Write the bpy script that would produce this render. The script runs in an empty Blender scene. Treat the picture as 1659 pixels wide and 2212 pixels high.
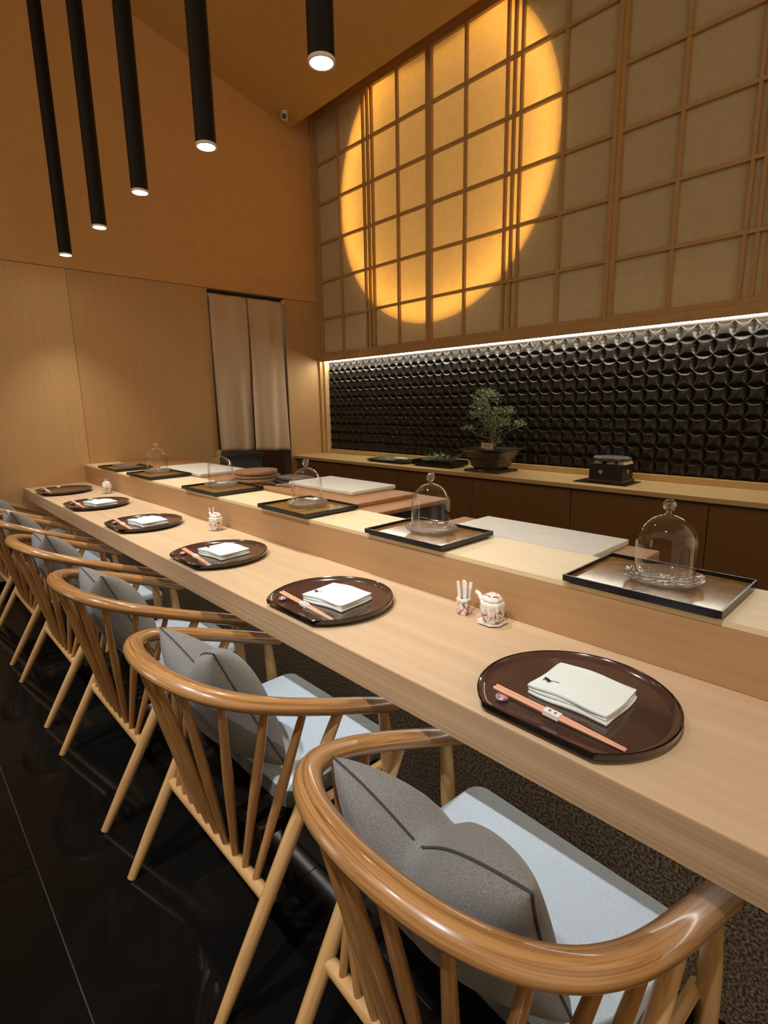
import bpy, bmesh, math, random
from mathutils import Vector, Matrix
random.seed(7)
PI = math.pi
scene = bpy.context.scene
COL = scene.collection

# ------------------------------------------------------------------ camera, world, exposure
# metres; floor z = 0, x runs along the counter (end wall at x = -4.66), y towards the tiled back wall
cam_d = bpy.data.cameras.new('camera')
cam_d.sensor_fit = 'HORIZONTAL'; cam_d.sensor_width = 36.0
cam_d.lens = 1156.85 / 1659.0 * 36.0
cam_d.clip_start = 0.02
cam = bpy.data.objects.new('camera', cam_d); COL.objects.link(cam)

def cam_rot(a, b, c):
    cx, sx, cy, sy, cz, sz = math.cos(a), math.sin(a), math.cos(b), math.sin(b), math.cos(c), math.sin(c)
    Rz = Matrix(((cz, -sz, 0), (sz, cz, 0), (0, 0, 1)))
    Rx = Matrix(((1, 0, 0), (0, cx, -sx), (0, sx, cx)))
    Ry = Matrix(((cy, 0, sy), (0, 1, 0), (-sy, 0, cy)))
    B = Matrix(((1, 0, 0), (0, 0, -1), (0, 1, 0)))
    return Rz @ Rx @ Ry @ B
Cm = cam_rot(0.2009252, 0.8183872, -0.0181254)
right, up, back = Vector(Cm[0]), -Vector(Cm[1]), -Vector(Cm[2])
cam.matrix_world = Matrix(((right.x, up.x, back.x, 0), (right.y, up.y, back.y, 0), (right.z, up.z, back.z, 1.318), (0, 0, 0, 1)))
scene.camera = cam

world = bpy.data.worlds.new('world'); scene.world = world; world.use_nodes = True
WB = world.node_tree.nodes['Background']
WB.inputs[0].default_value = (1.0, 0.76, 0.50, 1); WB.inputs[1].default_value = 0.86

vs = scene.view_settings
vs.view_transform = 'Standard'; vs.look = 'None'; vs.gamma = 1.0; vs.use_curve_mapping = False
vs.exposure = 0.0
cy = scene.cycles
cy.use_denoising = True; cy.use_adaptive_sampling = True; cy.adaptive_threshold = 0.05
cy.max_bounces = 7; cy.diffuse_bounces = 3; cy.glossy_bounces = 4; cy.transparent_max_bounces = 16
cy.sample_clamp_indirect = 4.0
cy.caustics_reflective = False; cy.caustics_refractive = False

def lamp(name, kind, loc, energy, color, size=0.1, target=None, spot=None, blend=0.6):
    d = bpy.data.lights.new(name, kind); d.energy = energy; d.color = color
    if kind == 'AREA': d.shape = 'DISK'; d.size = size
    else: d.shadow_soft_size = size
    if kind == 'SPOT': d.spot_size = math.radians(spot); d.spot_blend = blend
    o = bpy.data.objects.new(name, d); COL.objects.link(o); o.location = loc
    if target: o.rotation_euler = (Vector(target) - Vector(loc)).to_track_quat('-Z', 'Y').to_euler()
    return o
# recessed ceiling downlights over the guests' side of the room
for i, (lx, ly, tx, ty, e) in enumerate([(0.1, -1.3, -0.35, 0.62, 420), (-1.5, -1.3, -1.6, 0.62, 420), (-3.2, -1.3, -3.2, 0.62, 380)]):
    lamp('ceiling_downlight', 'SPOT', (lx, ly, 4.6), e, (0.97, 0.98, 1.0), 0.05, (tx, ty, 0.45), 40, 0.9)

# ------------------------------------------------------------------ helpers
class MB:
    def __init__(s): s.v = []; s.f = []; s.g = {}
    def add(s, vs_, fs):
        n = len(s.v); s.v += [tuple(q) for q in vs_]; s.f += [tuple(i + n for i in q) for q in fs]; return s
    def box(s, x0, x1, y0, y1, z0, z1):
        return s.add([(x0,y0,z0),(x1,y0,z0),(x1,y1,z0),(x0,y1,z0),(x0,y0,z1),(x1,y0,z1),(x1,y1,z1),(x0,y1,z1)],
                     [(3,2,1,0),(4,5,6,7),(0,1,5,4),(1,2,6,5),(2,3,7,6),(3,0,4,7)])
    def loft(s, rings, cap0=True, cap1=True):
        n = len(rings[0]); vv = [p for r in rings for p in r]; ff = []
        for k in range(len(rings) - 1):
            for i in range(n):
                j = (i + 1) % n
                ff.append((k*n+i, k*n+j, (k+1)*n+j, (k+1)*n+i))
        if cap0: ff.append(tuple(range(n - 1, -1, -1)))
        if cap1: ff.append(tuple((len(rings)-1)*n + i for i in range(n)))
        return s.add(vv, ff)
    def lathe(s, prof, seg=32, c=(0,0,0), cap0=True, cap1=True):
        return s.loft([[(c[0]+r*math.cos(2*PI*i/seg), c[1]+r*math.sin(2*PI*i/seg), c[2]+z) for i in range(seg)] for r, z in prof], cap0, cap1)
    def tube(s, pts, radii, seg=10, ref=(0,0,1), flat=1.0, cap=True):
        pts = [Vector(p) for p in pts]; rings = []
        if not isinstance(radii, (list, tuple)): radii = [radii] * len(pts)
        for k, p in enumerate(pts):
            t = (pts[min(k+1, len(pts)-1)] - pts[max(k-1, 0)]).normalized()
            r = Vector(ref)
            if abs(t.dot(r)) > 0.97: r = Vector((1, 0, 0))
            a = t.cross(r).normalized(); b = a.cross(t).normalized()
            rings.append([tuple(p + radii[k]*(math.cos(2*PI*i/seg)*a + flat*math.sin(2*PI*i/seg)*b)) for i in range(seg)])
        n0 = len(s.v); s.loft(rings, cap, cap); run = 0.0
        for k in range(len(pts)):                       # straightened coordinates, so grain follows the bend
            if k: run += (pts[k] - pts[k-1]).length
            for i in range(seg): s.g[n0 + k*seg + i] = (run, radii[k]*math.cos(2*PI*i/seg), radii[k]*math.sin(2*PI*i/seg))
        return s
    def prism(s, poly, z0, z1):
        return s.loft([[(x, y, z0) for x, y in poly], [(x, y, z1) for x, y in poly]])
    def grid(s, fn, nu, nv, wrap=False):
        vv = [fn(i / nu, j / nv) for j in range(nv + 1) for i in range(nu + 1)]
        return s.add(vv, [(j*(nu+1)+i, j*(nu+1)+i+1, (j+1)*(nu+1)+i+1, (j+1)*(nu+1)+i) for j in range(nv) for i in range(nu)])
    def mesh(s, name, smooth=False, weld=0.0):
        m = bpy.data.meshes.new(name); m.from_pydata(s.v, [], s.f)
        if s.g:
            at = m.attributes.new('grain', 'FLOAT_VECTOR', 'POINT')
            for i, q in s.g.items(): at.data[i].vector = q
        b = bmesh.new(); b.from_mesh(m)
        if weld: bmesh.ops.remove_doubles(b, verts=b.verts, dist=weld)
        bmesh.ops.recalc_face_normals(b, faces=b.faces)
        if smooth:
            for f in b.faces: f.smooth = True
            for e in b.edges:
                if len(e.link_faces) == 2 and e.calc_face_angle(0) > math.radians(38): e.smooth = False
        b.to_mesh(m); b.free(); return m

def obj(name, mb, mat, parent=None, smooth=False, bevel=0.0, subsurf=0):
    me = mb if isinstance(mb, bpy.types.Mesh) else mb.mesh(name, smooth)
    if mat is not None and not me.materials: me.materials.append(mat)
    o = bpy.data.objects.new(name, me); COL.objects.link(o)
    if parent: o.parent = parent
    if bevel:
        b = o.modifiers.new('bevel', 'BEVEL'); b.width = bevel; b.segments = 2; b.limit_method = 'ANGLE'
    if subsurf:
        b = o.modifiers.new('subsurf', 'SUBSURF'); b.levels = subsurf; b.render_levels = subsurf
    return o
def tag(o, label, cat, group=None):
    o['label'] = label; o['category'] = cat
    if group: o['group'] = group
    return o
def thing(name, label, cat, loc=(0,0,0), rz=0.0, group=None):
    o = bpy.data.objects.new(name, None); o.empty_display_size = 0.05; COL.objects.link(o)
    o.location = loc; o.rotation_euler = (0, 0, rz); return tag(o, label, cat, group)
def struct(name, mb, mat, parent=None, label=None, **k):
    o = obj(name, mb, mat, parent, **k); o['kind'] = 'structure'
    if label: o['label'] = label
    return o
def copy_tree(o, parent=None):
    c = o.copy(); COL.objects.link(c); c.parent = parent
    for ch in list(o.children): copy_tree(ch, c)
    return c
def catmull(P, n):
    P = [Vector(p) for p in P]; out = []
    for i in range(len(P) - 1):
        p0, p1, p2, p3 = P[max(i-1, 0)], P[i], P[i+1], P[min(i+2, len(P)-1)]
        for k in range(n):
            t = k / n
            out.append(0.5*((2*p1) + (p2-p0)*t + (2*p0-5*p1+4*p2-p3)*t*t + (3*p1-p0-3*p2+p3)*t*t*t))
    out.append(P[-1]); return out

# ------------------------------------------------------------------ materials
MATS = {}
def mat(name, col, rough=0.5, col2=None, scale=(5,5,5), lo=0.35, hi=0.65, bump=0.0, bscale=None, spec=0.5, metal=0.0, coat=0.0, coatr=0.05,
        detail=4.0, sheen=0.0, dist=0.0, coords='Object', tex='noise', emit=None, rvar=0.0):
    m = bpy.data.materials.new(name); m.use_nodes = True; MATS[name] = m
    nt = m.node_tree; N = nt.nodes; L = nt.links; b = N['Principled BSDF']
    c4 = lambda c: (c[0], c[1], c[2], 1)
    b.inputs['Base Color'].default_value = c4(col); b.inputs['Roughness'].default_value = rough
    b.inputs['Specular IOR Level'].default_value = spec; b.inputs['Metallic'].default_value = metal
    b.inputs['Coat Weight'].default_value = coat; b.inputs['Coat Roughness'].default_value = coatr
    if sheen: b.inputs['Sheen Weight'].default_value = sheen
    if emit: b.inputs['Emission Color'].default_value = c4(emit[0]); b.inputs['Emission Strength'].default_value = emit[1]
    if col2 or bump:
        tc = N.new('ShaderNodeTexCoord'); mp = N.new('ShaderNodeMapping'); mp.inputs['Scale'].default_value = scale
        src = tc.outputs[coords] if coords != 'grain' else None
        if src is None:
            an = N.new('ShaderNodeAttribute'); an.attribute_name = 'grain'; src = an.outputs['Vector']
        L.new(src, mp.inputs[0])
        if tex == 'noise':
            t = N.new('ShaderNodeTexNoise'); t.inputs['Scale'].default_value = 1.0; t.inputs['Detail'].default_value = detail; t.inputs['Distortion'].default_value = dist
        elif tex == 'wave':
            t = N.new('ShaderNodeTexWave'); t.inputs['Scale'].default_value = 1.0; t.inputs['Distortion'].default_value = dist; t.inputs['Detail'].default_value = detail
        else:
            t = N.new('ShaderNodeTexVoronoi'); t.inputs['Scale'].default_value = 1.0
        L.new(mp.outputs[0], t.inputs['Vector'])
        o = t.outputs[0]
        if col2:
            r = N.new('ShaderNodeValToRGB'); r.color_ramp.elements[0].position = lo; r.color_ramp.elements[1].position = hi
            r.color_ramp.elements[0].color = c4(col); r.color_ramp.elements[1].color = c4(col2)
            L.new(o, r.inputs[0]); L.new(r.outputs[0], b.inputs['Base Color'])
        if bump:
            o2 = o
            if bscale:
                mp2 = N.new('ShaderNodeMapping'); mp2.inputs['Scale'].default_value = bscale; L.new(src, mp2.inputs[0])
                t2 = N.new('ShaderNodeTexNoise'); t2.inputs['Scale'].default_value = 1.0; t2.inputs['Detail'].default_value = 3; L.new(mp2.outputs[0], t2.inputs['Vector']); o2 = t2.outputs[0]
            bp = N.new('ShaderNodeBump'); bp.inputs['Strength'].default_value = bump; bp.inputs['Distance'].default_value = 0.002
            L.new(o2, bp.inputs['Height']); L.new(bp.outputs[0], b.inputs['Normal'])
    return m
def emitter(name, col, strength):
    m = bpy.data.materials.new(name); m.use_nodes = True; nt = m.node_tree; nt.nodes.clear()
    e = nt.nodes.new('ShaderNodeEmission'); e.inputs[0].default_value = (*col, 1); e.inputs[1].default_value = strength
    o = nt.nodes.new('ShaderNodeOutputMaterial'); nt.links.new(e.outputs[0], o.inputs[0]); return m
def thin_glass(name, base=0.05, edge=0.75, power=3.0, haze=0.0, bump=0.0, bscale=60, tint=(1,1,1)):
    # thin blown glass: clear straight through, mirror-like towards its rim
    m = bpy.data.materials.new(name); m.use_nodes = True; nt = m.node_tree; N = nt.nodes; L = nt.links; N.clear()
    lw = N.new('ShaderNodeLayerWeight'); lw.inputs[0].default_value = 0.5
    pw = N.new('ShaderNodeMath'); pw.operation = 'POWER'; pw.inputs[1].default_value = power; L.new(lw.outputs['Facing'], pw.inputs[0])
    ma = N.new('ShaderNodeMath'); ma.operation = 'MULTIPLY_ADD'; ma.inputs[1].default_value = edge; ma.inputs[2].default_value = base; L.new(pw.outputs[0], ma.inputs[0])
    tr = N.new('ShaderNodeBsdfTransparent'); tr.inputs[0].default_value = (*tint, 1)
    gl = N.new('ShaderNodeBsdfGlossy'); gl.inputs['Roughness'].default_value = 0.02
    mx = N.new('ShaderNodeMixShader'); L.new(ma.outputs[0], mx.inputs[0]); L.new(tr.outputs[0], mx.inputs[1]); L.new(gl.outputs[0], mx.inputs[2])
    out = mx
    if haze:
        df = N.new('ShaderNodeBsdfTranslucent'); df.inputs[0].default_value = (0.9, 0.9, 0.86, 1)
        d2 = N.new('ShaderNodeBsdfDiffuse'); d2.inputs[0].default_value = (0.9, 0.9, 0.86, 1)
        ad = N.new('ShaderNodeMixShader'); ad.inputs[0].default_value = 0.5; L.new(df.outputs[0], ad.inputs[1]); L.new(d2.outputs[0], ad.inputs[2])
        m2 = N.new('ShaderNodeMixShader'); m2.inputs[0].default_value = haze; L.new(mx.outputs[0], m2.inputs[1]); L.new(ad.outputs[0], m2.inputs[2]); out = m2
    if bump:
        tc = N.new('ShaderNodeTexCoord'); v = N.new('ShaderNodeTexVoronoi'); v.inputs['Scale'].default_value = bscale; L.new(tc.outputs['Object'], v.inputs['Vector'])
        bp = N.new('ShaderNodeBump'); bp.inputs['Strength'].default_value = bump; bp.inputs['Distance'].default_value = 0.004
        L.new(v.outputs[0], bp.inputs['Height']); L.new(bp.outputs[0], gl.inputs['Normal']); L.new(bp.outputs[0], lw.inputs['Normal'])
    o = N.new('ShaderNodeOutputMaterial'); L.new(out.outputs[0], o.inputs[0]); return m

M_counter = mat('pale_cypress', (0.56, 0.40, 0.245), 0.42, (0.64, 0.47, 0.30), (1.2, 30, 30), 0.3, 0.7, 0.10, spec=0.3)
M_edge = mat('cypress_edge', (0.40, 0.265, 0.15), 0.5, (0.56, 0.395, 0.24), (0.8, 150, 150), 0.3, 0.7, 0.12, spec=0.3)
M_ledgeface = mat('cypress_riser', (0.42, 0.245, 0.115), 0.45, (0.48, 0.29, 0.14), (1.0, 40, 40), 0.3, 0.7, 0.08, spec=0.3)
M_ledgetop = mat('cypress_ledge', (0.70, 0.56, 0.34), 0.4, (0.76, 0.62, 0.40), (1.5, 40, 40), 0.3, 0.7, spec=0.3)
M_shelf = mat('oak_shelf', (0.55, 0.38, 0.17), 0.4, (0.62, 0.44, 0.21), (2, 30, 30), 0.3, 0.7)
M_cab = mat('brown_cabinet', (0.19, 0.096, 0.034), 0.45, (0.21, 0.11, 0.040), (6, 6, 60), 0.3, 0.7, spec=0.3)
M_cabedge = mat('brown_edge', (0.17, 0.10, 0.045), 0.5)
M_dark = mat('dark_recess', (0.012, 0.010, 0.008), 0.6)
M_granite = mat('speckled_granite', (0.10, 0.085, 0.065), 0.4, (0.64, 0.57, 0.46), (150, 150, 150), 0.40, 0.68, detail=2.0)
M_floor = mat('black_floor_tile', (0.004, 0.0037, 0.0033), 0.07, (0.006, 0.0055, 0.005), (3, 3, 3), spec=0.14)
M_grout = mat('grout', (0.045, 0.042, 0.038), 0.6)
M_wallup = mat('tan_wall_finish', (0.54, 0.305, 0.115), 0.75, (0.58, 0.33, 0.13), (18, 18, 18), 0.3, 0.7, spec=0.2)
M_wallpan = mat('veneer_wall_panel', (0.46, 0.275, 0.118), 0.6, (0.50, 0.30, 0.132), (40, 40, 2), 0.3, 0.7, spec=0.25)
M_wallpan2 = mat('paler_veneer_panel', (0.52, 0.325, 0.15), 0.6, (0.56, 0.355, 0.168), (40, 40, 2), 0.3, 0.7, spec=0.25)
M_ceil = mat('tan_ceiling', (0.52, 0.325, 0.105), 0.85, (0.56, 0.35, 0.12), (14, 14, 14), 0.3, 0.7, spec=0.15)
M_frame = mat('cedar_lattice', (0.40, 0.235, 0.09), 0.5, (0.47, 0.285, 0.115), (30, 30, 30), 0.3, 0.7, spec=0.3)
M_jamb = mat('cedar_jamb', (0.50, 0.34, 0.165), 0.5, (0.55, 0.38, 0.19), (30, 30, 3), 0.3, 0.7, spec=0.3)
M_tile = mat('dark_relief_tile', (0.012, 0.0085, 0.0055), 0.40, spec=0.38)
M_blackmetal = mat('black_metal', (0.006, 0.005, 0.004), 0.5, spec=0.2)
M_oak = mat('oiled_oak', (0.29, 0.135, 0.040), 0.34, (0.43, 0.225, 0.080), (7, 190, 190), 0.3, 0.65, 0.05, spec=0.5, coat=0.4, coatr=0.14, detail=4, coords='grain')
M_oakrail = mat('bent_oak_rail', (0.215, 0.088, 0.023), 0.30, (0.46, 0.245, 0.088), (4, 200, 200), 0.28, 0.60, 0.06, spec=0.5, coat=0.7, coatr=0.10, detail=5, dist=0.8, coords='grain')
M_oakpale = mat('pale_oak_leg', (0.44, 0.245, 0.085), 0.42, (0.56, 0.345, 0.145), (9, 150, 150), 0.3, 0.7, 0.05, coat=0.25, coatr=0.2, coords='grain')
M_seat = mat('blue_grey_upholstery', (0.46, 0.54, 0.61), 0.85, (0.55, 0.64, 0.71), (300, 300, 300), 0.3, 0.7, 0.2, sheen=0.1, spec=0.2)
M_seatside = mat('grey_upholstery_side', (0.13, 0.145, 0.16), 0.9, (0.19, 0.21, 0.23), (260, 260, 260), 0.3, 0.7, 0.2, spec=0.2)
M_pillow = mat('heather_grey_cloth', (0.15, 0.148, 0.142), 0.95, (0.27, 0.267, 0.258), (620, 620, 620), 0.36, 0.66, 0.3, sheen=0.15, spec=0.1, detail=2)
M_seam = mat('dark_seam', (0.05, 0.05, 0.052), 0.9)
M_lacq = mat('brown_lacquer', (0.058, 0.028, 0.021), 0.16, (0.085, 0.043, 0.032), (350, 350, 350), 0.45, 0.75, spec=0.5, coat=0.5, coatr=0.03)
M_lacqrim = mat('black_lacquer_rim', (0.010, 0.006, 0.005), 0.12, coat=0.5)
M_blacklac = mat('black_lacquer', (0.006, 0.007, 0.008), 0.22, spec=0.5)
M_gold = mat('gold_brown_lacquer', (0.17, 0.085, 0.019), 0.10, (0.24, 0.13, 0.035), (16, 16, 16), 0.40, 0.62, spec=0.07, dist=1.5)
M_towel = mat('white_cotton', (0.76, 0.83, 0.80), 0.95, (0.82, 0.89, 0.86), (300, 300, 300), 0.3, 0.7, 0.3, spec=0.1)
M_ink = mat('black_ink', (0.01, 0.012, 0.01), 0.8)
M_chop = mat('pink_cedar_stick', (0.72, 0.36, 0.22), 0.5, (0.80, 0.45, 0.29), (10, 200, 200), 0.3, 0.7)
M_paper_w = mat('white_paper', (0.82, 0.80, 0.76), 0.8)
M_rest = mat('painted_rest', (0.58, 0.30, 0.30), 0.2, (0.10, 0.10, 0.22), (160, 160, 160), 0.5, 0.6, coat=0.5)
M_porc = mat('white_porcelain', (0.80, 0.78, 0.72), 0.15, coat=0.6)
M_marble = mat('white_cutting_board', (0.56, 0.53, 0.47), 0.5, (0.61, 0.58, 0.52), (20, 20, 20), 0.3, 0.7, 0.05, spec=0.3)
M_board = mat('red_brown_board', (0.30, 0.145, 0.058), 0.5, (0.37, 0.19, 0.08), (4, 50, 50), 0.3, 0.7, spec=0.3)
M_disc = mat('weathered_wood_disc', (0.20, 0.098, 0.048), 0.6, (0.27, 0.14, 0.07), (8, 60, 60), 0.3, 0.7)
M_noren = mat('taupe_linen', (0.50, 0.37, 0.25), 0.95, (0.55, 0.41, 0.285), (150, 150, 40), 0.3, 0.7, 0.2, spec=0.1)
M_steel = mat('brushed_steel', (0.45, 0.44, 0.42), 0.35, metal=0.9)
M_grey = mat('dark_grey_plastic', (0.10, 0.098, 0.095), 0.5)
M_leaf = mat('leaf_green', (0.105, 0.165, 0.060), 0.55, (0.26, 0.35, 0.16), (40, 40, 40), 0.35, 0.65)
M_leaf2 = mat('cut_greens', (0.10, 0.16, 0.075), 0.6, (0.24, 0.32, 0.17), (40, 40, 40), 0.35, 0.65)
M_bark = mat('pale_bark', (0.22, 0.18, 0.13), 0.8, (0.12, 0.09, 0.06), (60, 60, 30), 0.4, 0.6, 0.3)
M_pot = mat('brown_glazed_pot', (0.030, 0.021, 0.015), 0.3, (0.045, 0.033, 0.024), (30, 30, 30), coat=0.3)
M_soil = mat('soil', (0.018, 0.013, 0.009), 0.95)
M_label = mat('cream_card', (0.52, 0.44, 0.33), 0.8)
M_charcoal = mat('black_grill', (0.007, 0.007, 0.008), 0.4)
M_stone = mat('slate_slab', (0.055, 0.06, 0.075), 0.55, (0.12, 0.125, 0.14), (50, 50, 50), 0.4, 0.6, 0.4)
M_cream = mat('cream_refractory', (0.50, 0.36, 0.22), 0.8)
M_white = mat('white_plastic', (0.70, 0.66, 0.58), 0.4)
M_mark = mat('mottled_lattice_paint', (0.80, 0.76, 0.70), 0.2)
M_lens = emitter('lamp_lens_glow', (1.0, 0.95, 0.82), 40.0)
M_led = emitter('led_strip_glow', (1.0, 0.96, 0.82), 65.0)
M_led2 = emitter('under_counter_glow', (1.0, 0.95, 0.86), 12.0)
M_dome = thin_glass('blown_glass', 0.035, 0.9, 2.8)
M_knob = thin_glass('solid_glass_knob', 0.12, 0.75, 1.6)
M_dish = thin_glass('cut_glass', 0.12, 0.7, 1.3, haze=0.07, bump=1.0, bscale=75)

def porcelain_painted():
    # hand-painted red, pink and green sprigs on white glaze
    m = mat('painted_porcelain', (0.80, 0.78, 0.72), 0.15, coat=0.6); nt = m.node_tree; N = nt.nodes; L = nt.links; b = N['Principled BSDF']
    tc = N.new('ShaderNodeTexCoord'); sp = N.new('ShaderNodeSeparateXYZ'); L.new(tc.outputs['Object'], sp.inputs[0])
    def layer(prev, sc, lo, hi, col, seed, zlo, zhi):
        mp = N.new('ShaderNodeMapping'); mp.inputs['Scale'].default_value = sc; mp.inputs['Location'].default_value = (seed, seed*2, seed*3); L.new(tc.outputs['Object'], mp.inputs[0])
        n = N.new('ShaderNodeTexNoise'); n.inputs['Scale'].default_value = 1; n.inputs['Detail'].default_value = 1.5; n.inputs['Distortion'].default_value = 1.2; L.new(mp.outputs[0], n.inputs['Vector'])
        r = N.new('ShaderNodeValToRGB'); r.color_ramp.elements[0].position = lo; r.color_ramp.elements[1].position = hi; L.new(n.outputs[0], r.inputs[0])
        z = N.new('ShaderNodeMapRange'); z.inputs[1].default_value = zhi; z.inputs[2].default_value = zlo; z.inputs[3].default_value = 0; z.inputs[4].default_value = 1; L.new(sp.outputs[2], z.inputs[0])
        mu = N.new('ShaderNodeMath'); mu.operation = 'MULTIPLY'; L.new(r.outputs[0], mu.inputs[0]); L.new(z.outputs[0], mu.inputs[1])
        mx = N.new('ShaderNodeMix'); mx.data_type = 'RGBA'; L.new(mu.outputs[0], mx.inputs[0])
        if prev is None: mx.inputs[6].default_value = (0.80, 0.78, 0.72, 1)
        else: L.new(prev, mx.inputs[6])
        mx.inputs[7].default_value = (*col, 1); return mx.outputs[2]
    a = layer(None, (60, 60, 45), 0.40, 0.62, (0.66, 0.32, 0.26), 1.3, 0.0, 0.045)
    a = layer(a, (110, 110, 55), 0.55, 0.60, (0.33, 0.07, 0.03), 4.1, 0.02, 0.062)
    a = layer(a, (75, 75, 75), 0.63, 0.66, (0.035, 0.05, 0.03), 7.7, 0.03, 0.058)
    L.new(a, b.inputs['Base Color']); return m
M_paint = porcelain_painted()

def paper_mat():
    m = bpy.data.materials.new('shoji_paper'); m.use_nodes = True; nt = m.node_tree; N = nt.nodes; L = nt.links; N.clear()
    tc = N.new('ShaderNodeTexCoord'); n = N.new('ShaderNodeTexNoise'); n.inputs['Scale'].default_value = 22; n.inputs['Detail'].default_value = 6; L.new(tc.outputs['Object'], n.inputs['Vector'])
    r = N.new('ShaderNodeValToRGB'); r.color_ramp.elements[0].position = 0.3; r.color_ramp.elements[1].position = 0.7
    r.color_ramp.elements[0].color = (0.70, 0.57, 0.35, 1); r.color_ramp.elements[1].color = (0.76, 0.62, 0.39, 1); L.new(n.outputs[0], r.inputs[0])
    d = N.new('ShaderNodeBsdfDiffuse'); t = N.new('ShaderNodeBsdfTranslucent'); L.new(r.outputs[0], d.inputs[0]); L.new(r.outputs[0], t.inputs[0])
    mx = N.new('ShaderNodeMixShader'); mx.inputs[0].default_value = 0.36; L.new(d.outputs[0], mx.inputs[1]); L.new(t.outputs[0], mx.inputs[2])
    o = N.new('ShaderNodeOutputMaterial'); L.new(mx.outputs[0], o.inputs[0]); return m
M_shoji = paper_mat()

# ------------------------------------------------------------------ key dimensions
XW = -4.66                       # end wall
XR = 1.3                         # right end of counter runs, behind the camera
CT, CB = 0.75, 0.673             # counter top and underside
LZ = 0.888                       # raised ledge
SZ = 0.806                       # back shelf

# ------------------------------------------------------------------ structure: floor
floor = struct('floor', MB().box(-6.4, 2.4, -2.3, 3.7, -0.06, -0.003), M_grout, label='polished black floor')
tile_me = None
for k in range(-3, 2):
    y0 = 0.155 + 0.6*k
    xs = -1.70 if k % 2 else -1.11
    for i in range(-3, 4):
        x0 = xs + 1.18*i
        a, b = max(x0 + 0.0015, -4.66), min(x0 + 1.1785, 2.4)
        if b - a < 0.05: continue
        if tile_me is None and abs((b - a) - 1.177) < 1e-6:
            tile_me = MB().box(0, 1.177, 0, 0.597, -0.003, 0).mesh('tile'); tile_me.materials.append(M_floor)
        if abs((b - a) - 1.177) < 1e-6:
            o = obj('tile', tile_me, M_floor, floor); o.location = (a, y0 + 0.0015, 0)
        else:
            obj('tile', MB().box(a, b, y0 + 0.0015, y0 + 0.5985, -0.003, 0), M_floor, floor)

# end wall with a doorway
w = struct('wall_left', MB().box(XW-0.14, XW-0.006, -2.3, 2.29, 0, 2.316).box(XW-0.14, XW-0.006, 3.08, 3.75, 0, 2.316).box(XW-0.14, XW-0.006, -2.3, 3.75, 2.316, 5.6), M_cabedge, label='tan end wall with veneer panels below and a curtained doorway')
obj('upper_panel', MB().box(XW-0.006, XW, -2.3, 3.75, 2.331, 5.6), M_wallup, w)
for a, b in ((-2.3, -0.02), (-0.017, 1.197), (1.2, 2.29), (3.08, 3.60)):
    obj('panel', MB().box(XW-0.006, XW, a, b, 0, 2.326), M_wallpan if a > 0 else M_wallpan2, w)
obj('door_jamb', MB().box(XW-0.14, XW-0.004, 3.076, 3.081, 0, 2.316).box(XW-0.14, XW-0.004, 2.289, 2.294, 0, 2.316), mat('grey_jamb', (0.16, 0.12, 0.085), 0.6), w)
bb = struct('baseboard_left', MB().box(XW, XW+0.012, -2.3, 0.9, 0, 0.085), M_blacklac, label='black skirting along the end wall', bevel=0.002)
cor = struct('wall_corridor', MB().box(-6.4, -6.34, 1.6, 3.7, 0, 2.6).box(-6.34, XW-0.14, 3.5, 3.56, 0, 2.6).box(-6.34, XW-0.14, 1.6, 1.66, 0, 2.6).box(-6.34, XW-0.14, 1.66, 3.5, 2.5, 2.56), mat('dim_corridor', (0.22, 0.14, 0.075), 0.7), label='dim corridor seen through the doorway')

# wall behind the guests, with slim vertical tube lights that the glass domes mirror
struct('wall_front', MB().box(XW-0.14, 2.4, -2.42, -2.3, 0, 2.7), M_cab, label='brown wall behind the guests')
tube_glow = emitter('wall_tube_glow', (1.0, 0.97, 0.92), 14.0)
for k in range(6):
    t = thing('wall_tube_light', 'slim vertical tube light on the wall behind the guests', 'wall light', (-3.75 + 0.17*k, -2.27, 0.35), 0, 'tube lights on the wall behind the guests')
    obj('glowing_tube', MB().lathe([(0.011, 0.02), (0.011, 1.55)], 10), tube_glow, t, smooth=True)
    obj('bracket', MB().box(-0.014, 0.014, -0.03, 0.012, 0.0, 0.02).box(-0.014, 0.014, -0.03, 0.012, 1.55, 1.57), M_blackmetal, t)
# sloping ceiling
def zc(y): return 3.839 + 0.2643*(3.237 - y)
mb = MB(); mb.loft([[(x, -2.3, zc(-2.3)), (x, 3.237, 3.839), (x, 3.237, 4.07), (x, 3.53, 4.07), (x, 3.53, 4.32), (x, 3.85, 4.32), (x, 3.85, 4.5), (x, -2.3, zc(-2.3)+0.25)] for x in (XW-0.14, 2.4)])
ceil = struct('ceiling', mb, M_ceil, label='sloping tan ceiling')

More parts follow.
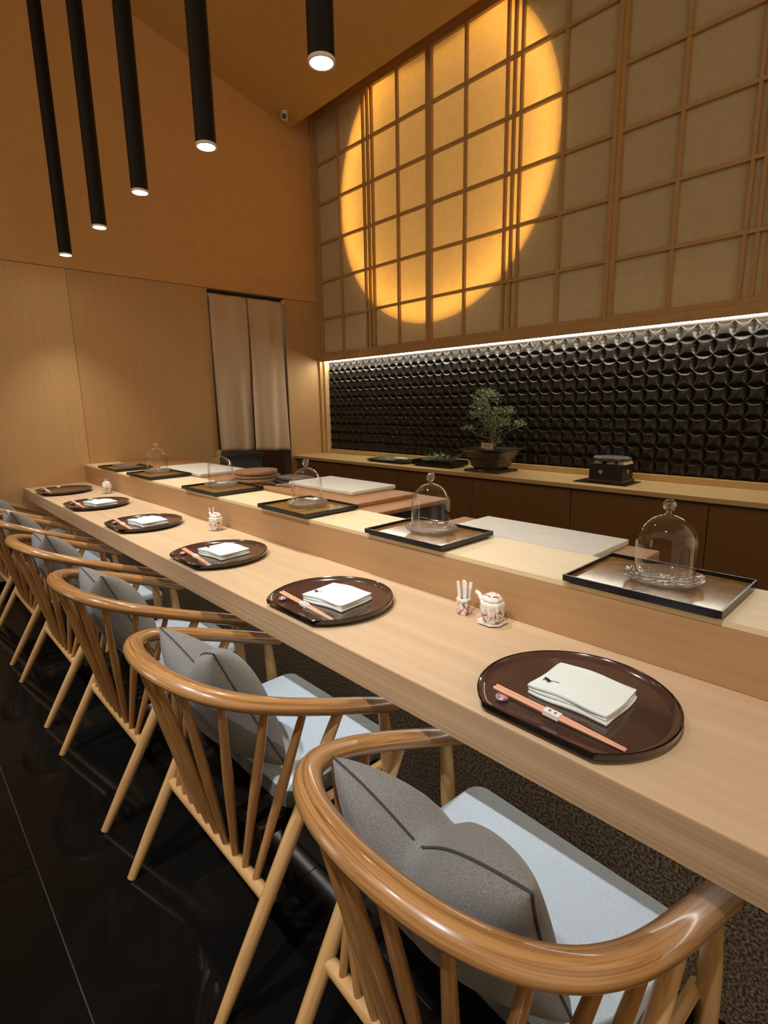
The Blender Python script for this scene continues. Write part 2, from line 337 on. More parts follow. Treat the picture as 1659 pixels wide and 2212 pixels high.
# ------------------------------------------------------------------ back wall: backing, relief tiles, trim
wb = struct('wall_back', MB().box(XW-0.14, XR, 3.572, 3.62, 0.0, 1.80).box(XW-0.14, XR, 3.74, 3.80, 1.80, 4.4), M_dark, label='back wall faced with dark relief tiles')
TX, TZ, T0, TZ0 = 0.0918, 0.0887, -4.600, 0.848
def tile_mesh(d, ch, arcs=4):
    hx, hz = TX/2 - 0.0008, TZ/2 - 0.0008; cc = 1.75; R = math.sqrt(1 + (cc - 1)**2); mb = MB()
    sides = [lambda s, t: (s, t), lambda s, t: (t, -s), lambda s, t: (-s, -t), lambda s, t: (-t, s)]
    loop = []
    for rot in sides:                      # lens along each side, hollow scallop down to the joint
        arc, edge = [], []
        for i in range(arcs + 1):
            s = -1 + 2*i/arcs
            t = cc - math.sqrt(max(R*R - s*s, 0)) if abs(s) < 1 else 1.0
            a, e = rot(s, t), rot(s, 1.0)
            arc.append((a[0]*hx, 0.0, a[1]*hz)); edge.append((e[0]*hx, d*(1 - 0.75*s*s), e[1]*hz))
        n = len(mb.v)
        mb.add(arc + edge, [(i, i+1, arcs+1+i+1, arcs+1+i) for i in range(arcs)])
        loop += arc[:-1]
    mb.add([(0, ch, 0)] + loop, [(0, 1 + i, 1 + (i+1) % len(loop)) for i in range(len(loop))])
    m = mb.mesh('tile'); m.materials.append(M_tile); return m
TM = [tile_mesh(0.021, -0.0015), tile_mesh(0.017, 0.003), tile_mesh(0.021, 0.0)]
NC = 44; far = MB()
for c in range(NC):
    for r in range(10):
        p = (T0 + TX*(c + 0.5), 3.547, TZ0 + TZ*(r + 0.5)); me = TM[random.choice((0, 0, 1, 2))]
        if c >= NC - 30:
            o = bpy.data.objects.new('tile', me); COL.objects.link(o); o.parent = wb; o.location = p
        else:
            far.add([(v.co.x+p[0], v.co.y+p[1], v.co.z+p[2]) for v in me.vertices], [tuple(f.vertices) for f in me.polygons])
o = obj('tile_field', far, M_tile, wb); o['kind'] = 'stuff'

struct('trim_1', MB().box(XW, XR, 3.478, 3.49, 1.744, 1.802).box(XW, XR, 3.49, 3.56, 1.757, 1.802), M_frame, label='cedar apron under the paper screen', bevel=0.002)
struct('trim_2', MB().box(XW, -4.632, 3.462, 3.50, SZ, 4.07), M_frame, label='cedar post where screen meets end wall', bevel=0.002)
struct('trim_3', MB().box(XW, -4.602, 3.50, 3.57, SZ, 1.757), M_jamb, label='pale cedar jamb beside the relief tiles', bevel=0.002)
struct('trim_4', MB().box(-4.602, XR, 3.525, 3.57, SZ, 0.846), M_shelf, label='cedar upstand between shelf and relief tiles', bevel=0.002)
struct('trim_5', MB().box(-4.632, XR, 3.478, 3.56, 3.985, 4.07), M_frame, label='cedar head rail above the paper screen', bevel=0.002)

# LED strip under the apron
t = thing('led_strip', 'thin white LED strip glowing under the paper screen above dark tiles', 'strip light', (0, 3.506, 1.757))
obj('glowing_strip', MB().box(-4.60, -0.3, -0.008, 0.010, -0.020, -0.005), M_led, t)
obj('housing', MB().box(-4.60, -0.3, -0.010, 0.012, -0.005, 0.0), M_white, t)

# ------------------------------------------------------------------ paper screen panels
PZ0, PZ1 = 1.803, 3.985
HB = [2.165, 2.520, 2.873, 3.226, 3.580]
def shoji(x0, x1, label):
    t = thing('shoji_panel', label, 'screen', (x0, 3.49, PZ0), 0, 'paper screen panels above the tiles'); W = x1 - x0
    st = 0.030
    obj('stile', MB().box(0.001, st, 0, 0.03, 0, PZ1-PZ0), M_frame, t, bevel=0.0015)
    obj('stile', MB().box(W-st, W-0.001, 0, 0.03, 0, PZ1-PZ0), M_frame, t, bevel=0.0015)
    obj('rail', MB().box(st, W-st, 0, 0.03, 0, 0.030), M_frame, t, bevel=0.0015)
    obj('rail', MB().box(st, W-st, 0, 0.03, PZ1-PZ0-0.030, PZ1-PZ0), M_frame, t, bevel=0.0015)
    vb = [0.362, 0.722, 0.780, 0.838, 1.160]
    sc = W / 1.522
    vb = [q*sc for q in vb]
    for i, q in enumerate(vb):
        h = 0.009 if 1 <= i <= 3 else 0.0105
        obj('bar', MB().box(q-h, q+h, 0.004, 0.029, 0.03, PZ1-PZ0-0.03), M_frame, t)
    for z in HB:
        obj('cross_bar', MB().box(st, W-st, 0.001, 0.026, z-PZ0-0.0105, z-PZ0+0.0105), M_frame, t)
    ve = [st] + vb + [W-st]; he = [0.030] + [z-PZ0 for z in HB] + [PZ1-PZ0-0.030]
    for i in range(len(ve)-1):
        for j in range(len(he)-1):
            obj('pane', MB().add([(ve[i], 0.0275, he[j]), (ve[i+1], 0.0275, he[j]), (ve[i+1], 0.0275, he[j+1]), (ve[i], 0.0275, he[j+1])], [(0,1,2,3)]), M_shoji, t)
shoji(-4.632, -3.148, 'cedar and paper screen panel holding left half of the glowing moon, beside end wall')
shoji(-3.148, -1.632, 'cedar and paper screen panel holding right half of the glowing moon')
shoji(-1.632, -0.110, 'cedar and paper screen panel right of the glowing moon, unlit')
# the moon: a round light box behind the paper
MX, MZ, MR = -3.148, 3.10, 1.125
t = thing('moon_light_box', 'large round amber light glowing like a moon behind the paper screen', 'light', (MX, 3.552, MZ))
def ringy(r, y, n=72, a0=0): return [(r*math.cos(2*PI*i/n), y, r*math.sin(2*PI*i/n)) for i in range(n)]
mb = MB().loft([ringy(MR, 0.0), ringy(MR, 0.18), ringy(MR+0.015, 0.18), ringy(MR+0.015, 0.0)], False, False)
M_drum = mat('drum_white', (0.78, 0.72, 0.62), 0.7)
obj('drum', mb, M_drum, t)
obj('light_panel', MB().loft([ringy(MR-0.002, 0.175), ringy(MR-0.002, 0.179)]), emitter('moon_panel_glow', (1.0, 0.58, 0.19), 0.66), t)
obj('light_ring', MB().loft([ringy(MR-0.006, 0.10), ringy(MR-0.006, 0.15), ringy(MR-0.016, 0.15), ringy(MR-0.016, 0.10), ringy(MR-0.006, 0.10)], False, False), emitter('moon_ring_glow', (1.0, 0.52, 0.10), 36.0), t)

# ------------------------------------------------------------------ counter, ledge, work top, back cabinets
t = thing('sushi_counter', 'long pale cypress counter top where the place settings stand', 'counter', (0, 0.74, CB))
obj('top_board', MB().box(XW, XR, 0.0, 0.417, 0.012, CT-CB), M_counter, t, bevel=0.0015)
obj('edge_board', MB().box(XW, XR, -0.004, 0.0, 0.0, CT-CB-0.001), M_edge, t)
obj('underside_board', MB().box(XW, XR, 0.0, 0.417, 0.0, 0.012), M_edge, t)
t = thing('serving_ledge', 'raised pale cypress ledge behind the counter carrying the lacquer trays', 'ledge', (0, 1.157, CT))
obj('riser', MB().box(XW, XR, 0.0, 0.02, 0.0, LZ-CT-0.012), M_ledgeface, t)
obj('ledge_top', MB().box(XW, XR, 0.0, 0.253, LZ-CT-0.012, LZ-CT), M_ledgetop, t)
tag(obj('granite_plinth', MB().box(XW, XR, 1.14, 1.40, 0.0, CB), M_granite), 'speckled brown granite base under the cypress counter', 'counter base')
t = thing('under_counter_light', 'thin white LED strip tucked under the counter against the granite', 'strip light', (0, 1.10, CB))
obj('glowing_strip', MB().box(XW+0.05, XR-0.05, -0.006, 0.006, -0.010, -0.004), M_led2, t)
obj('housing', MB().box(XW+0.05, XR-0.05, -0.009, 0.009, -0.004, 0.0), M_white, t)
tag(obj('work_top', MB().box(XW, -1.58, 1.412, 1.90, 0.0, 0.866).box(-1.28, XR, 1.412, 1.66, 0.0, 0.80).box(-1.58, -1.28, 1.412, 1.66, 0.0, 0.60), M_dark, bevel=0.003), 'dark work top behind the serving ledge', 'work top')

sh = tag(obj('back_shelf', MB().box(XW, XR, 3.10, 3.524, SZ-0.028, SZ), M_shelf, bevel=0.002), 'long oak shelf in front of the dark relief tiles', 'shelf')
for x0, x1, lab in ((XW, -3.176, 'brown base cabinet beneath the shelf end nearest the doorway'), (-3.174, -1.625, 'brown base cabinet beneath the bonsai'),
                    (-1.623, -0.072, 'brown base cabinet beneath the black table grill'), (-0.07, XR, 'brown base cabinet at right end of the shelf run')):
    t = thing('base_cabinet', lab, 'cabinet', (x0, 3.14, 0), 0, 'brown base cabinets under the back shelf'); W = x1 - x0
    obj('body', MB().box(0.001, W-0.001, 0.02, 0.38, 0.0, SZ-0.03), M_cabedge, t)
    for k in range(2): obj('door', MB().box(0.002 + k*W/2, (k+1)*W/2 - 0.0025 + 0.001*k, 0.0, 0.019, 0.06, SZ-0.045), M_cab, t, bevel=0.001)

# boards on the work top
def slab(name, lab, cat, x0, x1, y0, y1, z0, z1, m, grp=None, bev=0.004):
    o = obj(name, MB().box(-(x1-x0)/2, (x1-x0)/2, -(y1-y0)/2, (y1-y0)/2, 0, z1-z0), m, bevel=bev)
    o.location = ((x0+x1)/2, (y0+y1)/2, z0); return tag(o, lab, cat, grp)
slab('wooden_board', 'thick red-brown wooden work board right of the dark sink gap', 'board', -1.295, -0.56, 1.412, 1.645, 0.80, 0.873, M_board)
slab('cutting_board', 'thin white cutting board nearest the camera, beside the second dome', 'cutting board', -1.185, -0.655, 1.414, 1.652, 0.873, 0.890, M_marble, 'white cutting boards', 0.003)
slab('wooden_board', 'lower red-brown wooden board under the wider wooden board', 'board', -2.50, -1.555, 1.412, 1.86, 0.866, 0.886, M_board)
slab('wooden_board', 'upper red-brown wooden board carrying the middle white cutting board', 'board', -2.44, -1.685, 1.412, 1.79, 0.886, 0.906, M_board)
slab('cutting_board', 'thick white cutting board in the middle, on the red-brown boards', 'cutting board', -2.36, -1.845, 1.53, 1.81, 0.906, 0.927, M_marble, 'white cutting boards', 0.006)
slab('wooden_board', 'red-brown wooden board below the farthest white cutting board', 'board', -4.64, -2.95, 1.412, 1.86, 0.866, 0.886, M_board)
slab('cutting_board', 'white cutting board farthest away, near the end wall', 'cutting board', -3.80, -3.17, 1.42, 1.745, 0.886, 0.910, M_marble, 'white cutting boards', 0.006)
for k in range(4):
    rr = 0.128 - 0.002*k
    o = obj('round_board', MB().lathe([(rr-0.012, 0), (rr, 0.004), (rr, 0.017), (rr-0.003, 0.021), (0.001, 0.021)], 40), M_disc, smooth=True)
    o.location = (-2.765 + 0.006*(k % 2), 1.575, 0.866 + 0.0215*k)
    tag(o, ['round wooden lid at the bottom of the stack', 'second round wooden lid from the bottom of the stack', 'third round wooden lid from the bottom of the stack', 'topmost round wooden lid of the stack'][k], 'wooden lid', 'round wooden lids stacked on the work top')
for k, (x, y, z, w_, lab) in enumerate([(-2.58, 1.70, 0.886, 0.24, 'flat steel tray, lower of two behind the round wooden lids'), (-2.60, 1.72, 0.899, 0.20, 'flat steel tray, upper of two behind the round wooden lids')]):
    t = thing('steel_tray', lab, 'tray', (x, y, z), 0.1*k, 'steel trays by the wooden lids')
    obj('base', MB().box(-w_/2, w_/2, -0.07, 0.07, 0, 0.003), M_steel, t)
    obj('rim', MB().box(-w_/2, w_/2, -0.072, -0.069, 0, 0.012).box(-w_/2, w_/2, 0.069, 0.072, 0, 0.012).box(-w_/2-0.002, -w_/2+0.001, -0.07, 0.07, 0, 0.012).box(w_/2-0.001, w_/2+0.002, -0.07, 0.07, 0, 0.012), M_steel, t)
t = thing('kitchen_knife', 'kitchen knife with a dark handle beside the middle cutting board', 'knife', (-2.39, 1.47, 0.906), 0.25)
obj('handle', MB().tube([(-0.09, 0, 0.009), (-0.05, 0, 0.011), (0.0, 0, 0.010)], [0.009, 0.011, 0.009], 10), mat('dark_handle', (0.05, 0.022, 0.01), 0.4), t, smooth=True)
obj('blade', MB().add([(0, -0.012, 0.009), (0.10, -0.012, 0.009), (0.14, 0.01, 0.009), (0, 0.014, 0.009), (0, -0.012, 0.011), (0.10, -0.012, 0.011), (0.14, 0.01, 0.011), (0, 0.014, 0.011)], [(3,2,1,0),(4,5,6,7),(0,1,5,4),(1,2,6,5),(2,3,7,6),(3,0,4,7)]), M_steel, t)

# ------------------------------------------------------------------ pendant tube lamps
def pendant(x, lab, z=2.305, y=1.10):
    t = thing('pendant_lamp', lab, 'pendant lamp', (x, y, z), 0, 'black tube pendants over the counter')
    top = zc(y) - z
    obj('tube', MB().lathe([(0.039, 0.004), (0.039, top)], 28), M_blackmetal, t, smooth=True)
    obj('rim', MB().lathe([(0.034, 0.0), (0.0395, 0.0), (0.0395, 0.010), (0.034, 0.010)], 28, cap0=False, cap1=False), M_white, t, smooth=True)
    obj('lens', MB().lathe([(0.0005, 0.0015), (0.034, 0.0015), (0.034, 0.005), (0.0005, 0.005)], 28), M_lens, t)
    l = lamp('pendant_beam', 'SPOT', (0, 0, -0.012), 40, (1.0, 0.93, 0.77), 0.034, None, 84, 1.0); l.parent = t
for x, z, lab in ((-1.405, 2.283, 'black tube pendant lamp nearest the camera, in front of the ceiling'), (-2.145, 2.300, 'second black tube pendant lamp from the camera'),
               (-2.850, 2.327, 'third black tube pendant lamp from the camera, middle of five'), (-3.49, 2.318, 'fourth black tube pendant lamp from the camera'), (-4.225, 2.316, 'black tube pendant lamp farthest away, closest to the end wall')):
    pendant(x, lab, z)

# security camera
t = thing('security_camera', 'small white security camera under the ceiling near the screen corner', 'camera', (-4.50, 3.085, zc(3.085)))
obj('mount', MB().lathe([(0.030, 0.0), (0.030, -0.012), (0.012, -0.016), (0.012, -0.03)], 20), M_white, t, smooth=True)
mb = MB().tube([(-0.03, 0.02, -0.045), (0.0, 0.0, -0.05), (0.035, -0.03, -0.06)], [0.026, 0.030, 0.029], 16)
obj('body', mb, M_white, t, smooth=True)
obj('lens', MB().tube([(0.035, -0.03, -0.06), (0.043, -0.037, -0.063)], [0.022, 0.020], 16), M_blacklac, t)

# ------------------------------------------------------------------ split doorway curtain
t = thing('noren_curtain', 'taupe linen split curtain hanging in the doorway', 'curtain', (XW+0.02, 2.665, 2.29))
obj('rod', MB().box(-0.012, 0.012, -0.375, 0.375, -0.004, 0.022), M_blackmetal, t)
def cloth(y0, y1, zb0, zb1, ph):
    def fn(u, v):
        z = -0.002 - v*(2.29 - (zb0 + (zb1 - zb0)*u)); amp = 0.004 + 0.026*v**1.4
        x = 0.004 + amp*math.sin(u*10.5 + ph + 0.6*v) + 0.008*v*math.sin(u*21 + ph)
        y = y0 + (y1 - y0)*u
        if ph > 1: y += 0.014*v*v*u - (1 - u)*(0.030*max(v - 0.3, 0) - 0.006*math.sin(min(v, 0.6)/0.6*PI)); x += 0.012*(1 - u)*max(v - 0.3, 0)
        else: y -= 0.008*v*(1 - u)
        return (x, y, z)
    return MB().grid(fn, 40, 40)
for a, b, z0, z1, ph in ((-0.370, -0.003, 0.915, 0.895, 0.3), (0.001, 0.366, 0.895, 0.868, 2.1)):
    o = obj('cloth_panel', cloth(a, b, z0, z1, ph), M_noren, t, smooth=True)
    s = o.modifiers.new('thick', 'SOLIDIFY'); s.thickness = 0.0015
obj('hook', MB().box(0.004, 0.03, 0.36, 0.385, -0.03, 0.01), M_jamb, t)
lamp('corridor_lamp', 'POINT', (-5.5, 2.5, 2.3), 9, (1.0, 0.85, 0.65), 0.08)
t = thing('storage_bin', 'dark grey plastic bin standing behind the doorway curtain', 'bin', (-5.15, 2.66, 0))
def rrect(w_, d_, r, z, n=5):
    out = []
    for cx_, cy_, a0 in ((w_/2-r, d_/2-r, 0), (-w_/2+r, d_/2-r, 90), (-w_/2+r, -d_/2+r, 180), (w_/2-r, -d_/2+r, 270)):
        for k in range(n+1):
            a = math.radians(a0 + 90*k/n); out.append((cx_ + r*math.cos(a), cy_ + r*math.sin(a), z))
    return out
obj('body', MB().loft([rrect(0.40, 0.44, 0.06, 0.0), rrect(0.46, 0.52, 0.07, 0.80)]), M_grey, t, smooth=True)
obj('lid', MB().loft([rrect(0.48, 0.54, 0.07, 0.80), rrect(0.48, 0.54, 0.07, 0.83), rrect(0.40, 0.46, 0.06, 0.85)]), M_grey, t, smooth=True)

# ------------------------------------------------------------------ chairs
def make_chair(name):
    t = thing(name, '', 'chair', (0, 0.6, 0), 0, 'bent oak armchairs along the counter')
    Y = lambda y: y - 0.6
    zr = lambda y: 0.72 - 0.393*(y - 0.45)
    half = [(0.277, 0.875), (0.277, 0.75), (0.275, 0.64), (0.264, 0.545), (0.236, 0.468), (0.185, 0.412), (0.105, 0.375), (0.0, 0.362)]
    P = [(-x, y) for x, y in half] + [(x, y) for x, y in half[-2::-1]]
    path = catmull([(x, Y(y), zr(y)) for x, y in P], 6)
    n = len(path)
    rad = [0.0235 + 0.0035*abs(2*k/(n-1) - 1)**3 for k in range(n)]
    mb = MB().tube(path, rad, 16, (0, 0, 1), 0.76)
    obj('crest_rail', mb, M_oakrail, t, smooth=True)
    for s in (-1, 1):
        top, bot = Vector((s*0.277, Y(0.835), zr(0.835)-0.010)), Vector((s*0.285, Y(0.875), 0.0))
        obj('leg', MB().tube([bot, bot.lerp(top, 0.25), bot.lerp(top, 0.75), top], [0.0125, 0.0165, 0.018, 0.013], 12), M_oakpale, t, smooth=True)
        top, bot = Vector((s*0.277, Y(0.695), zr(0.695)-0.010)), Vector((s*0.264, Y(0.344), 0.0))
        obj('leg', MB().tube([bot, bot.lerp(top, 0.2), bot.lerp(top, 0.6), top], [0.0125, 0.0165, 0.0185, 0.013], 12), M_oakpale, t, smooth=True)
        # seat side rail between front and rear leg
        obj('side_rail', MB().tube([(s*0.255, Y(0.575), 0.385), (s*0.262, Y(0.85), 0.385)], 0.012, 8), M_oakpale, t, smooth=True)
    obj('rear_stretcher', MB().tube([(-0.278, Y(0.484), 0.24), (0.278, Y(0.484), 0.24)], 0.0155, 12), M_oakpale, t, smooth=True)
    # spindles fan from the crest rail down to the stretcher
    full = path; L = [0.0]
    for k in range(1, n): L.append(L[-1] + (full[k] - full[k-1]).length)
    def at(s):
        for k in range(1, n):
            if L[k] >= s: return full[k-1].lerp(full[k], (s - L[k-1])/(L[k] - L[k-1] + 1e-9))
        return full[-1]
    N = 10
    for i in range(N):
        u = i/(N-1)
        a = at(L[-1]*(0.205 + 0.59*u)); a = Vector((a.x, a.y, a.z - 0.008))
        b = Vector((-0.215 + 0.43*u, Y(0.484), 0.25))
        obj('spindle', MB().tube([b, b.lerp(a, 0.12), b.lerp(a, 0.55), b.lerp(a, 0.9), a], [0.0085, 0.010, 0.0125, 0.0095, 0.0085], 10), M_oak, t, smooth=True)
    # padded seat
    prof = [(0.93, -0.070), (0.985, -0.064), (1.0, -0.045), (1.0, -0.018), (0.985, -0.006), (0.955, 0.0), (0.5, 0.006), (0.02, 0.007)]
    def ringr(f, z):
        return [((x)*f, Y(0.7325) + y*f, 0.450 + z) for x, y, _ in rrect(0.472, 0.325, 0.035, 0, 6)]
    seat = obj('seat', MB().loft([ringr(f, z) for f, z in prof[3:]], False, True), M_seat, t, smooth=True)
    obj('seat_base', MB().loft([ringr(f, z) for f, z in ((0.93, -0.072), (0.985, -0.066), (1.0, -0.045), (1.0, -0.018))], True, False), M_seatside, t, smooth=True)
    obj('seat_frame', MB().box(-0.225, 0.225, Y(0.50), Y(0.86), 0.345, 0.379), M_blackmetal, t, bevel=0.003)
    return t
chair_x = [(-0.445, 'oak spindle armchair nearest the camera, in front of the first place setting', -0.045), (-1.186, 'oak spindle armchair second from the camera', 0.0),
           (-1.957, 'oak spindle armchair third from the camera', 0.0), (-2.74, 'oak spindle armchair fourth from the camera', 0.0),
           (-3.52, 'oak spindle armchair second from the end wall', 0.0), (-4.27, 'oak spindle armchair closest to the end wall', 0.0)]
proto = make_chair('armchair')
for i, (x, lab, rz) in enumerate(chair_x):
    o = proto if i == 0 else copy_tree(proto)
    o.location = (x, 0.6, 0); o.rotation_euler.z = rz; o['label'] = lab

# cushions leaning on the chair backs
def pillow_fn(W, H, T, dent, side):
    def base(u, v):
        x = W/2*u*(1 - 0.07*(1 - v*v)); z = H/2*v*(1 - 0.07*(1 - u*u))
        k = ((v + 1)/2)**2.2
        z -= dent*math.exp(-(abs(u + 0.16)/0.42)**1.25)*k
        th = T/2*max((1 - u*u)*(1 - v*v), 0)**0.42
        th *= 1 - 0.40*math.exp(-((u + 0.16)/0.16)**2)*k
        return Vector((x, side*th, z + H/2))
    return base
def make_pillow():
    t = thing('cushion', '', 'cushion', (0, 0, 0), 0, 'grey cushions on the armchairs')
    W, H, T, D = 0.352, 0.350, 0.175, 0.105
    mb = MB(); fu = lambda q: math.sin((q - 0.5)*PI)
    for side in (1, -1):
        f = pillow_fn(W, H, T, D, side); mb.grid(lambda a, b, f=f: tuple(f(fu(a), fu(b))), 26, 26)
    me = mb.mesh('cover'); b = bmesh.new(); b.from_mesh(me); bmesh.ops.remove_doubles(b, verts=b.verts, dist=0.0006); bmesh.ops.recalc_face_normals(b, faces=b.faces)
    for fc in b.faces: fc.smooth = True
    b.to_mesh(me); b.free()
    obj('cover', me, M_pillow, t)
    f = pillow_fn(W*1.006, H*1.006, T, D, 0); pts = []
    for k in range(4):
        for j in range(24):
            q = -1 + 2*j/24; uv = [(q, -1), (1, q), (-q, 1), (-1, -q)][k]; pts.append(f(*uv) + Vector((0, 0, -0.001)))
    pts.append(pts[0])
    obj('piping', MB().tube(pts, 0.0022, 6, (0, 1, 0)), M_seam, t, smooth=True)
    return t
pil = [(-0.440, 0.590, 0.03, 0.40, 0.0, 'grey cushion with a pinched top edge on the nearest armchair'), (-1.165, 0.600, 0.02, 0.40, -0.14, 'grey cushion on the second armchair from the camera'), (-1.940, 0.600, 0.0, 0.40, -0.12, 'grey cushion on the third armchair from the camera'),
       (-2.725, 0.600, 0.02, 0.40, -0.12, 'grey cushion on the fourth armchair from the camera'), (-3.505, 0.600, 0.0, 0.40, -0.10, 'grey cushion on the second armchair from the end wall'), (-4.255, 0.600, 0.0, 0.40, -0.10, 'grey cushion on the armchair closest to the end wall')]
pp = make_pillow()
for i, (x, y, rz, lean, roll, lab) in enumerate(pil):
    o = pp if i == 0 else copy_tree(pp)
    o.location = (x, y, 0.455); o['label'] = lab
    o.rotation_euler = (Matrix.Rotation(rz, 3, 'Z') @ Matrix.Rotation(lean, 3, 'X') @ Matrix.Rotation(roll, 3, 'Y')).to_euler()

# ------------------------------------------------------------------ place settings
def chord_poly(R, dc, f, n=44):
    a = math.acos(dc/R)                                    # flat side faces the guest (-y)
    a0, a1 = -PI/2 + a, -PI/2 - a + 2*PI
    return [(R*f*math.cos(a0 + (a1-a0)*k/n), max(R*f*math.sin(a0 + (a1-a0)*k/n), -dc + R*(1-f))) for k in range(n+1)]
def make_plate():
    t = thing('lacquer_tray', '', 'tray', (0, 0, CT), 0, 'half-moon lacquer trays on the counter')
    R, dc = 0.182, 0.147
    lv = lambda f, z: [(x, y, z) for x, y in chord_poly(R, dc, f)]
    obj('rim', MB().loft([lv(0.90, 0.0), lv(0.92, 0.004), lv(0.992, 0.012), lv(1.0, 0.0225), lv(0.985, 0.0235), lv(0.972, 0.022)], True, False), M_lacqrim, t, smooth=True)
    obj('face', MB().loft([lv(0.972, 0.022), lv(0.93, 0.0135), lv(0.90, 0.0125), lv(0.5, 0.0123)], False, True), M_lacq, t, smooth=True)
    return t
def make_towel():
    t = thing('hand_towel', '', 'towel', (0, 0, 0), 0, 'folded white hand towels')
    def sheet(w, d, z0, h, sl, ph, lift):
        n = 12; per = [(-1 + 2*k/n, -1) for k in range(n)] + [(1, -1 + 2*k/n) for k in range(n)] + [(1 - 2*k/n, 1) for k in range(n)] + [(-1, 1 - 2*k/n) for k in range(n)]
        def ring(f, zf):
            out = []
            for px, py in per:
                c = 0.985 if abs(px) == 1 and abs(py) == 1 else 1.0
                x, y = px*w/2*f*c, py*d/2*f*c
                zz = z0 + h*zf + sl*x + (0.0012*math.sin(x*38 + ph) + lift*max(0, -y/d) + 0.0008*math.sin(y*60 + ph))*zf
                out.append((x + 0.002*math.sin(y*50 + ph)*f, y + 0.0025*math.sin(x*45 + ph)*f, max(zz, z0*0.4)))
            return out
        return MB().loft([ring(0.97, 0), ring(0.995, 0.2), ring(1.0, 0.5), ring(0.995, 0.8), ring(0.975, 1), ring(0.8, 1), ring(0.6, 1), ring(0.4, 1), ring(0.2, 1), ring(0.02, 1)]).mesh('fold', True)
    obj('lower_fold', sheet(0.158, 0.130, 0.0, 0.0075, 0.0, 0.4, 0.0), M_towel, t, smooth=True)
    obj('middle_fold', sheet(0.156, 0.126, 0.0078, 0.0065, 0.0, 1.1, 0.002), M_towel, t, smooth=True)
    obj('upper_fold', sheet(0.157, 0.128, 0.0150, 0.0065, 0.004, 2.0, 0.004), M_towel, t, smooth=True)
    # small inked animal mark with a trailing line on the corner
    z = 0.0245; mk = MB()
    for (cx_, cy_, rx, ry) in ((-0.058, -0.030, 0.0055, 0.0030), (-0.0525, -0.0325, 0.0045, 0.0024), (-0.0625, -0.0275, 0.0028, 0.0018)):
        mk.loft([[(cx_ + rx*math.cos(2*PI*i/10), cy_ + ry*math.sin(2*PI*i/10), zz) for i in range(10)] for zz in (z, z+0.0006)])
    for (ax, ay, bx, by) in ((-0.061, -0.032, -0.063, -0.037), (-0.055, -0.033, -0.054, -0.039), (-0.052, -0.034, -0.050, -0.039)):
        mk.tube([(ax, ay, z), (bx, by, z)], 0.0008, 6)
    mk.tube([(-0.049, -0.031, z), (-0.042, -0.027, z), (-0.034, -0.027, z)], 0.0005, 5)
    obj('ink_mark', mk, M_ink, t)
    return t
def make_chop():
    t = thing('chopsticks', '', 'chopsticks', (0, 0, 0), 0, 'chopstick pairs with paper bands')
    for s in (-1, 1):
        obj('stick', MB().tube([(-0.125, s*0.0044, 0.0035), (0.02, s*0.0042, 0.0032), (0.125, s*0.0026, 0.0030)], [0.0034, 0.0036, 0.0018], 8), M_chop, t, smooth=True)
    bnd = obj('paper_band', MB().loft([[(x, y, z) for y, z in ((-0.0078, -0.0008), (0.0078, -0.0008), (0.0078, 0.0078), (-0.0078, 0.0078))] for x in (-0.020, 0.010)]), M_paper_w, t)
    mk = MB()
    for (cx_) in (-0.010, 0.001):                         # two small printed characters
        for a, b, c, d in ((-0.003, 0.0035, 0.003, 0.0035), (-0.0035, 0.0005, 0.0035, 0.0005), (0, 0.004, 0, -0.004), (-0.0005, 0, -0.003, -0.0035), (0.0005, 0, 0.003, -0.0035)):
            mk.tube([(cx_ + a*0.8, b*0.8, 0.0080), (cx_ + c*0.8, d*0.8, 0.0080)], 0.0004, 5)
    obj('printed_characters', mk, M_ink, bnd)
    return t
def make_rest():
    return tag(obj('chopstick_rest', MB().lathe([(0.008, 0), (0.0125, 0.003), (0.0130, 0.007), (0.010, 0.0105), (0.004, 0.0118), (0.0008, 0.0112)], 20), M_rest, smooth=True), '', 'chopstick rest', 'round chopstick rests')
plates = [-0.432, -1.185, -1.880, -2.678, -3.450, -4.205]
who = ['nearest the camera', 'second from the camera', 'third from the camera', 'fourth from the camera', 'second from the end wall', 'closest to the end wall']
p0, t0_, c0, r0 = make_plate(), make_towel(), make_chop(), make_rest()
tow = [(-0.425, 0.908, 0.0), (-1.164, 0.902, 0.13), (-1.868, 0.907, 0.12), (-2.648, 0.905, 0.12), (-3.395, 0.905, 0.18)]
for i, x in enumerate(plates):
    o = p0 if i == 0 else copy_tree(p0)
    o.location = (x, 0.890, CT); o['label'] = ('dark brown half-moon lacquer tray ' + who[i]) if i < 5 else 'dark brown half-moon lacquer tray without towel, closest to the end wall'
    if i < 5:
        o = t0_ if i == 0 else copy_tree(t0_)
        o.location = (tow[i][0], tow[i][1], CT + 0.0128); o.rotation_euler.z = tow[i][2]; o['label'] = 'folded white hand towel on the lacquer tray ' + who[i]
    o = c0 if i == 0 else copy_tree(c0)
    o.location = (x + 0.012, 0.795, CT + 0.0215); o.rotation_euler = (0, 0.045, 0.0 if i == 0 else random.uniform(-0.05, 0.03)); o['label'] = 'pink cedar chopsticks in a white paper band on the tray ' + who[i]
    o = r0 if i == 0 else copy_tree(r0)
    o.location = (x - 0.094, 0.790, CT + 0.0125); o['label'] = 'small round painted chopstick rest on the tray ' + who[i]

